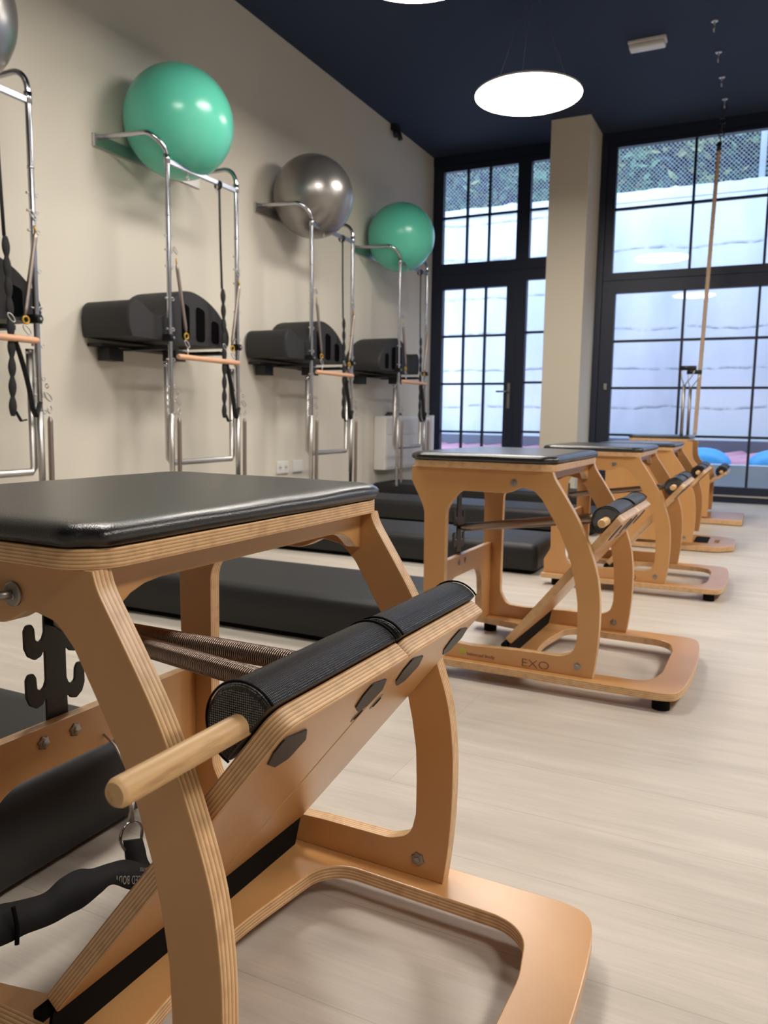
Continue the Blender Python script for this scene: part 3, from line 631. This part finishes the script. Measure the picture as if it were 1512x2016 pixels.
def make_pad(name, parent, v0, v1, d, n, seam=True):
    c = PO + d*.4325 + n*.032; R_ = .0375; bm = bmesh.new(); uvl = bm.loops.layers.uv.new('UVMap'); rings = []; N = 22
    a0 = math.asin((PT+.001 - .032)/R_)
    ang = [a0 + (PI - 2*a0)*k/N for k in range(N+1)]
    nv = 18; vs_ = [v0, v0+.0015, v0+.006] + [v0 + .006 + (v1-v0-.012)*k/nv for k in range(1, nv)] + [v1-.006, v1-.0015, v1]
    for v in vs_:
        e_ = min(v-v0, v1-v); sc_ = .84 if e_ < .0005 else (.93 if e_ < .002 else (.985 if e_ < .007 else 1.0))
        wob = 1 + .012*noise.noise((v*18, 3, 0))
        rings.append([bm.verts.new(Vector((0, v, 0)) + c + (d*math.cos(a) + n*math.sin(a))*R_*sc_*wob) for a in ang])
    for i, (A_, B_) in enumerate(zip(rings, rings[1:])):
        for k in range(N):
            f_ = bm.faces.new((A_[k], A_[k+1], B_[k+1], B_[k])); f_.smooth = True
            for lp, (ii, kk) in zip(f_.loops, ((i, k), (i, k+1), (i+1, k+1), (i+1, k))): lp[uvl].uv = (vs_[ii], ang[kk]*R_)
        f_ = bm.faces.new((A_[N], A_[0], B_[0], B_[N]))
    for q in (rings[0][::-1], rings[-1]):
        f_ = bm.faces.new(q)
        for lp in f_.loops: lp[uvl].uv = (lp.vert.co.x, lp.vert.co.z)
    pad = obj(name, bm, M['woven'], parent)
    for v in (v0 + .004, v1 - .004):
        bm = bmesh.new(); tube(bm, [Vector((0, v, 0)) + c + (d*math.cos(a) + n*math.sin(a))*(R_+.0006) for a in ang], .0013, 5); bmesh.ops.translate(bm, verts=bm.verts, vec=(0, 0, 0)); obj('piping', bm, M['rubber'], parent)
    return pad
def make_chair(kind='open', rod_v0=-.03, rack_z=.385, pedal_rot=0.0, base='loop', handles=False, fine=False):
    root = empty('pilates_chair', (0, 0, 0))
    # side panels
    if kind == 'flared': outl = FLARE + REAR
    else: outl = FRONT_CURVE + REAR
    holes = [INNER] if kind == 'open' else []
    for v0 in (0.0, W - SH):
        sp_ = plate('side_panel', outl, holes, SH, A_SIDE(v0), M['wood'], M['ply'], root, layers=9)
        sgn = -1 if v0 == 0 else 1; ins_ = v0 + SH if v0 == 0 else v0; out_ = v0 if v0 == 0 else v0 + SH
        for (u, z) in ((-.039, .0815), (-.226, .552)):
            for yy, sg in ((out_, sgn), (ins_, -sgn)):
                bm = bmesh.new(); disc(bm, (u, yy, z), (0, sg, 0), .0098, .0022, 48, 6 if sg != sgn else 0); disc(bm, (u, yy + sg*.002, z), (0, sg, 0), .0045, .0022, 14)
                obj('bolt', bm, M['bolt'], sp_, smooth=2)
        if v0 == 0 and kind == 'open':
            text('lettering', 'EXO', .031, axes((1, 0, 0), (0, 0, 1), (0, -1, 0), (-.190, -.0004, .0595)), M['etch'], sp_, bold=-.0003, sx=1.25)
            text('lettering', 'balanced body', .0135, axes((1, 0, 0), (0, 0, 1), (0, -1, 0), (-.345, -.0004, .066)), M['etch'], sp_, sx=1.05)
            bm = bmesh.new(); disc(bm, (-.358, 0, .075), (0, -1, 0), .009, .0006, 16); obj('printed_dot', bm, M['green_dot'], sp_)
    # seat board and cushion
    bo = fillet([(-.527, -.010), (-.117, -.010), (-.117, W+.010), (-.527, W+.010)], [.045, .045, .045, .045], 8)
    plate('seat_board', bo, [], .0185, A_FLAT(.585), M['wood'], M['ply'], root, bevel=.0012, layers=11)
    bm = bmesh.new(); secs = []
    prof = [(.004, .6036), (-.002, .606), (-.0045, .611), (-.0045, .616), (-.0015, .6205), (.004, .6238), (.012, .6256), (.030, .6260), (.07, .6258), (.13, .6260), (.16, .6261)]
    for ins, z in prof:
        x0, x1, y0, y1 = -.527+ins, -.117-ins, -.010+ins, W+.010-ins
        nx = 26; pts = []
        r_ = max(.045 - ins*.4, .008); base_l = fillet([(x0, y0), (x1, y0), (x1, y1), (x0, y1)], r_, 8)
        # subdivide the straight runs so the edge can ripple
        full = []
        for i, q in enumerate(base_l):
            nq = base_l[(i+1) % len(base_l)]; m_ = 18 if i % 9 == 8 else 1
            for k in range(m_): full.append((q[0] + (nq[0]-q[0])*k/m_, q[1] + (nq[1]-q[1])*k/m_))
        ring = []
        for (a, b_) in full:
            cor = math.exp(-((abs(a - (-.322)) - .205)**2 + (abs(b_ - W/2) - .265)**2)/.0016)
            wv_ = .0030*noise.noise((a*10, b_*10, z*6)) + cor*.0030*math.sin(math.atan2(b_-W/2, a+.322)*55)*(1 if .605 < z < .6215 else .25)
            dr_ = Vector((a+.322, b_-W/2)).normalized()
            ring.append(bm.verts.new((a + dr_.x*wv_, b_ + dr_.y*wv_, z + (.0022*noise.noise((a*8, b_*8, 4))*max(0, 1-ins/.06) if z > .619 else 0))))
        secs.append(ring)
    for A_, B_ in zip(secs, secs[1:]):
        for k in range(len(A_)): bm.faces.new((A_[k], A_[(k+1) % len(A_)], B_[(k+1) % len(A_)], B_[k]))
    bm.faces.new(secs[0][::-1]); bm.faces.new(secs[-1]); obj('seat_cushion', bm, M['leather'], root, smooth=True)
    # front apron with corner brackets
    arc_ = [(.030, .5335), (.038, .5365), (.047, .544), (.060, .5525), (.078, .5585), (.100, .5610)]
    ap = [(SH, .585), (SH, .533)] + arc_ + [(W - a, b_) for a, b_ in arc_[::-1]] + [(W-SH, .533), (W-SH, .585)]
    plate('apron', ap, [], .018, A_FRONT(-.158), M['wood'], M['ply'], root)
    # rear frame with cross rail
    ro = fillet([(SH, .056), (.095, .056), (.125, .243), (W-.125, .243), (W-.095, .056), (W-SH, .056), (W-SH, .305), (SH, .305)], [0, .004, .06, .06, .004, 0, 0, 0], 8)
    rf = plate('rear_frame', ro, [], .018, A_FRONT(-.470), M['wood'], M['ply'], root)
    if kind != 'open': plate('back_panel', [(SH, .305), (W-SH, .305), (W-SH, .535), (SH, .535)], [], .018, A_FRONT(-.470), M['wood'], M['ply'], root)
    plate('top_rail', fillet([(SH, .535), (W-SH, .535), (W-SH, .585), (SH, .585)], 0), [], .018, A_FRONT(-.470), M['wood'], M['ply'], root)
    if kind == 'open':
        for v in (.205, .257):
            bm = bmesh.new(); disc(bm, (-.452, v, .284), (1, 0, 0), .0088, .0022, 48, 6); disc(bm, (-.450, v, .284), (1, 0, 0), .004, .0012, 12); obj('bolt', bm, M['bolt'], rf, smooth=2)
        # spring rack: flat plate with up-turned hooks
        def hook(x, s_, z): return [(x, z-.014), (x + s_*.006, z-.024), (x + s_*.016, z-.027), (x + s_*.026, z-.020), (x + s_*.031, z-.008), (x + s_*.031, z+.016), (x + s_*.027, z+.023), (x + s_*.019, z+.023), (x + s_*.015, z+.016), (x + s_*.014, z+.0), (x + s_*.008, z-.004), (x + s_*.003, z+.0), (x, z+.008)]
        rt = []
        for z in (.347, .415): rt += hook(.262, 1, z)
        lf = []
        for z in (.419, .352): lf += hook(.228, -1, z)[::-1]
        outl_ = [(.228, .26), (.264, .26)] + rt + [(.260, .52), (.229, .52)] + lf
        plate('spring_rack', fillet(outl_, .0045, 3), [], .004, A_FRONT(-.4745), M['rack'], M['rack'], root, bevel=.0006)
    # base
    if base == 'loop':
        bo = catmull([(.160, W+.022), (.196, W+.012), (.214, W-.02), (.224, W-.10), (.229, W/2+.05), (.229, W/2-.05), (.224, .10), (.214, .02), (.196, -.012), (.160, -.022)], 5)
        bo = bo + [(-.48, -.022)] + fillet([(-.512, -.022), (-.512, .050), (-.40, .072), (-.275, .10), (-.265, W/2), (-.275, W-.10), (-.40, W-.072), (-.512, W-.050), (-.512, W+.022)], [.03, .03, .1, .06, .5, .06, .1, .03, .03], 7) + [(-.48, W+.022)]
        h1 = fillet([(.135, .052), (.155, .15), (.155, W-.15), (.135, W-.052), (-.175, W-.045), (-.205, W/2), (-.175, .045)], [.06, .15, .15, .06, .055, .6, .055], 9)
        bf = plate('base_frame', bo, [h1], .021, A_FLAT(ZB-.021), M['wood'], M['ply'], root, layers=9)
        for (u, v) in ((.17, .02), (.17, W-.02), (-.45, .015), (-.45, W-.015)):
            bm = bmesh.new(); disc(bm, (u, v, .0), (0, 0, 1), .022, ZB-.021, 20); obj('rubber_foot', bm, M['rubber'], bf)
    elif base == 'tongue':
        bo = fillet([(-.50, 0), (.14, .03), (.215, .12), (.215, W-.12), (.14, W-.05), (-.50, W)], [0, .06, .09, .09, .06, 0], 7)
        slot = fillet([(.105, .19), (.13, .19), (.13, .33), (.105, .33)], .012, 4)
        bf = plate('base_frame', bo, [slot], .03, A_FLAT(.005), M['wood'], M['ply'], root)
        bm = bmesh.new(); box(bm, .0, .075, .16, .40, .035, .038); obj('grip_patch', bm, M['rubber'], bf)
    else:
        bf = plate('base_frame', fillet([(-.50, 0), (.262, 0), (.262, W), (-.50, W)], .01, 3), [], .035, A_FLAT(.005), M['wood'], M['ply'], root)
    # pedals
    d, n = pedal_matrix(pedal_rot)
    spans = ((.031, .2600), (.2635, W-.038))
    for i, (v0, v1) in enumerate(spans):
        outp = fillet([(v0, 0), (v1, 0), (v1, .463), (v0, .463)], [.004, .004, .003 if i == 0 else .006, .018], 6)
        pd = plate('pedal', outp, [], PT, ped_axes(d, n), M['wood'], M['ply'], root, bevel=.0022, layers=12)
        for off in ((0, .153) if i == 0 else (.246, .385)): plate('bumper', fillet([(v + off, q) for v, q in STK], .004, 2), [], .0022, ped_axes(d, n, -.0018), M['sticker'], M['sticker'], pd, bevel=.0007)
        vv = v1 - .012 if i == 0 else v0 + .028
        ov = [(vv + .0065*math.cos(t), .372 + .013*math.sin(t)) for t in [2*PI*k/16 for k in range(16)]]
        plate('spring_hole', ov, [], .0016, ped_axes(d, n, -.0008), M['bolt'], M['bolt'], pd, bevel=.0004)
        ov2 = [(vv + .004*math.cos(t), .372 + .0085*math.sin(t)) for t in [2*PI*k/16 for k in range(16)]]
        plate('hole_centre', ov2, [], .0012, ped_axes(d, n, -.0014), M['rubber'], M['rubber'], pd, bevel=.0003)
        make_pad('foot_pad', pd, v0 - .006 if i == 0 else v0 + .003, v1 - .003 if i == 0 else v1 + .006, d, n)
    c = PO + d*.4325 + n*.033
    bm = bmesh.new(); tube(bm, [c + Vector((0, v, 0)) for v in (rod_v0, rod_v0+.002, rod_v0+.004, W-.045)], [.0086, .0098, .0108, .0108], 24)
    obj('handle_rod', bm, M['dowel'], root, smooth=2)
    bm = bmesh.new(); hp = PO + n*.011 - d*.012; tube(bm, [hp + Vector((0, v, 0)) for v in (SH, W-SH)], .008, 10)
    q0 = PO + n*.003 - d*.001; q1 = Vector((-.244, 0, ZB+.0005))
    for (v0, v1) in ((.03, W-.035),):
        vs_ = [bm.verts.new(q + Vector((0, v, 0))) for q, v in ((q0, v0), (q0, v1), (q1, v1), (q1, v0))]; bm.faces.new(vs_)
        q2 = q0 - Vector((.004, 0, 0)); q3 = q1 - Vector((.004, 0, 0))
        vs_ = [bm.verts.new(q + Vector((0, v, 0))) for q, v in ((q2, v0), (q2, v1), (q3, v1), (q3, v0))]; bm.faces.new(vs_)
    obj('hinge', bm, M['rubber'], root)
    # springs from rack to pedals
    if kind == 'open':
        for (a, b_) in (((-.468, .243, rack_z), (-.03, .145, .455)), ((-.468, .252, rack_z-.001), (-.03, .225, .452))):
            bm = bmesh.new()
            if fine: helix_tube(bm, a, b_, .0108, .00135, .0031, 5, 12, .03)
            else: closed_spring(bm, a, b_, .0135, .007)
            o = obj('spring', bm, M['spring'], root)
            a_, b2 = Vector(a), Vector(b_); bm = bmesh.new(); tube(bm, [a_, a_.lerp(b2, .97)], .0088, 8) ; obj('core', bm, M['rubber'], o) if fine else bm.free()
    if handles:
        for v in (.012, W-.012):
            bm = bmesh.new(); tube(bm, [(-.17, v, .575), (-.17, v, .99)], .0115, 10); hpole = obj('handle_pole', bm, M['bolt'], root)
            bm = bmesh.new(); tube(bm, [(-.20, v-.02, 1.105), (-.095, v-.02, 1.105)], .016, 12); obj('hand_grip', bm, M['black'], hpole)
            bm = bmesh.new(); tube(bm, [(-.17, v, .98), (-.19, v-.01, 1.04), (-.19, v-.02, 1.10)], .004, 6); tube(bm, [(-.17, v, .98), (-.12, v-.01, 1.05), (-.10, v-.02, 1.10)], .004, 6); obj('link', bm, M['alu'], hpole)
    return root
grp = 'wooden pilates chairs in a row'
def add_hook(ch):
    bm = bmesh.new(); tube(bm, [(-.226, .0, .5535), (-.228, -.010, .5535), (-.236, -.015, .5535), (-.262, -.016, .5535), (-.30, -.014, .553), (-.32, -.006, .553)], .0042, 10)
    disc(bm, (-.226, 0, .5535), (0, -1, 0), .0118, .0030, 24); obj('hook_bolt', bm, M['bolt'], ch)
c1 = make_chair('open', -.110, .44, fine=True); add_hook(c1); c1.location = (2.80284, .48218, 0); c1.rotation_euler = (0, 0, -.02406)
tag(c1, 'wooden pilates chair nearest the camera, with long handle rod', 'exercise chair', grp)
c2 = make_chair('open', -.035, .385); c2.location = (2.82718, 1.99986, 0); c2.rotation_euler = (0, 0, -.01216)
tag(c2, 'wooden pilates chair second in the row, EXO lettering in full view', 'exercise chair', grp)
c3 = copy_tree(c2); c3.location = (2.855, 3.355, 0); c3.scale = (1, 1, .975); c3.rotation_euler = (0, 0, 0)
tag(c3, 'wooden pilates chair third in the row, between the lettered chair and the solid-sided ones', 'exercise chair', grp)
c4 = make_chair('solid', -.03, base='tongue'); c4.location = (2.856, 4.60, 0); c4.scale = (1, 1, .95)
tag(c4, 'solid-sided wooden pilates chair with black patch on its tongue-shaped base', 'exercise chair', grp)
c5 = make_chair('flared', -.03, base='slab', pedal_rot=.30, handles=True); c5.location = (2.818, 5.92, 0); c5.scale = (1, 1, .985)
tag(c5, 'solid-sided wooden pilates chair with two upright handle poles, farthest away', 'exercise chair', grp)

# ------------------------------------------------------------------ webbing strap clipped below the nearest chair's rear rail
S = empty('webbing_strap', (2.80284, .48218, 0), -.02406); tag(S, 'black webbing strap with metal snap hook dangling under the nearest chair', 'strap')
u0 = -.40
def ribbon(name, path, widths, m_, parent, thick=.0028):
    bm = bmesh.new(); rows = []
    for (p0, p1) in path:
        rows.append((bm.verts.new(p0), bm.verts.new(p1)))
    for a, b_ in zip(rows, rows[1:]): bm.faces.new((a[0], a[1], b_[1], b_[0])).smooth = True
    o = obj(name, bm, m_, parent); md = o.modifiers.new('s', 'SOLIDIFY'); md.thickness = thick; md.offset = 0; return o
def cat3(P, n=6):
    out = []
    for i in range(len(P)-1):
        p0, p1, p2, p3 = [Vector(P[max(0, min(len(P)-1, i+k))]) for k in (-1, 0, 1, 2)]
        for k in range(n):
            t = k/n; out.append(0.5*((2*p1) + (p2-p0)*t + (2*p0-5*p1+4*p2-p3)*t*t + (3*p1-p0-3*p2+p3)*t**3))
    out.append(Vector(P[-1])); return out
# short vertical tab below the ring
up_ = cat3([(u0, .290, .118), (u0, .292, .100), (u0, .295, .082), (u0+.01, .300, .060)]); dn_ = cat3([(u0, .325, .104), (u0, .330, .085), (u0, .336, .062), (u0+.01, .345, .040)])
ribbon('tab', list(zip(up_, dn_)), None, M['web'], S)
# long band curving towards the camera
U = -.38
e1 = cat3([(U, .37, .045), (U, .319, .071), (U, .274, .103), (U, .243, .114), (U, .214, .122), (U, .192, .133), (U, .165, .135), (U, .140, .130), (U, .103, .141), (U, .075, .152), (U, .02, .170)])
e2 = cat3([(U+.02, .33, .030), (U+.02, .288, .054), (U+.02, .258, .075), (U+.02, .231, .097), (U+.02, .210, .096), (U+.02, .182, .093), (U+.02, .160, .096), (U+.02, .132, .099), (U+.02, .098, .108), (U+.02, .072, .112), (U+.02, .02, .125)])
ribbon('band', list(zip(e1, e2)), None, M['web'], S)
bm = bmesh.new(); tube(bm, cat3([(u0, .292, .102), (u0, .284, .118), (u0, .287, .132), (u0, .298, .140), (u0, .313, .137), (u0, .325, .122), (u0, .324, .104)], 4), .0022, 8); obj('ring', bm, M['chrome'], S)
bm = bmesh.new(); tube(bm, [(u0, .305, .139), (u0, .306, .156), (u0, .307, .172)], [.005, .0038, .0045], 10); torus(bm, (u0, .308, .190), (1, 0, 0), .009, .0024, 14, 6, 1, 2.0); tube(bm, [(u0, .308, .205), (u0-.03, .308, .245), (u0-.055, .308, .26)], .002, 6); obj('snap_hook', bm, M['alu'], S)
bm = bmesh.new(); tube(bm, cat3([(U+.012, .088, .146), (U+.02, .086, .125), (U+.024, .082, .106)]), .0028, 6); obj('seam', bm, M['rubber'], S)
d_ = (Vector((U, .215, .108)) - Vector((U, .300, .062))).normalized()
nf = Vector((1, 0, .45)).normalized(); nf = (nf - d_*nf.dot(d_)).normalized(); upx = nf.cross(d_)
for body, size, frac, st, sx in (('BALANCED BODY', .0155, .42, .310, .62), ('PILATES', .0065, .80, .300, .9)):
    me_o = text('lettering', body, size, axes(d_, upx, nf, Vector((0, 0, 0))), M['print'], S, sx=sx, spacing=1.15)
    me_o.location = Vector((U+.02, st, .046)).lerp(Vector((U, st+.015, .078)), frac) + nf*.004
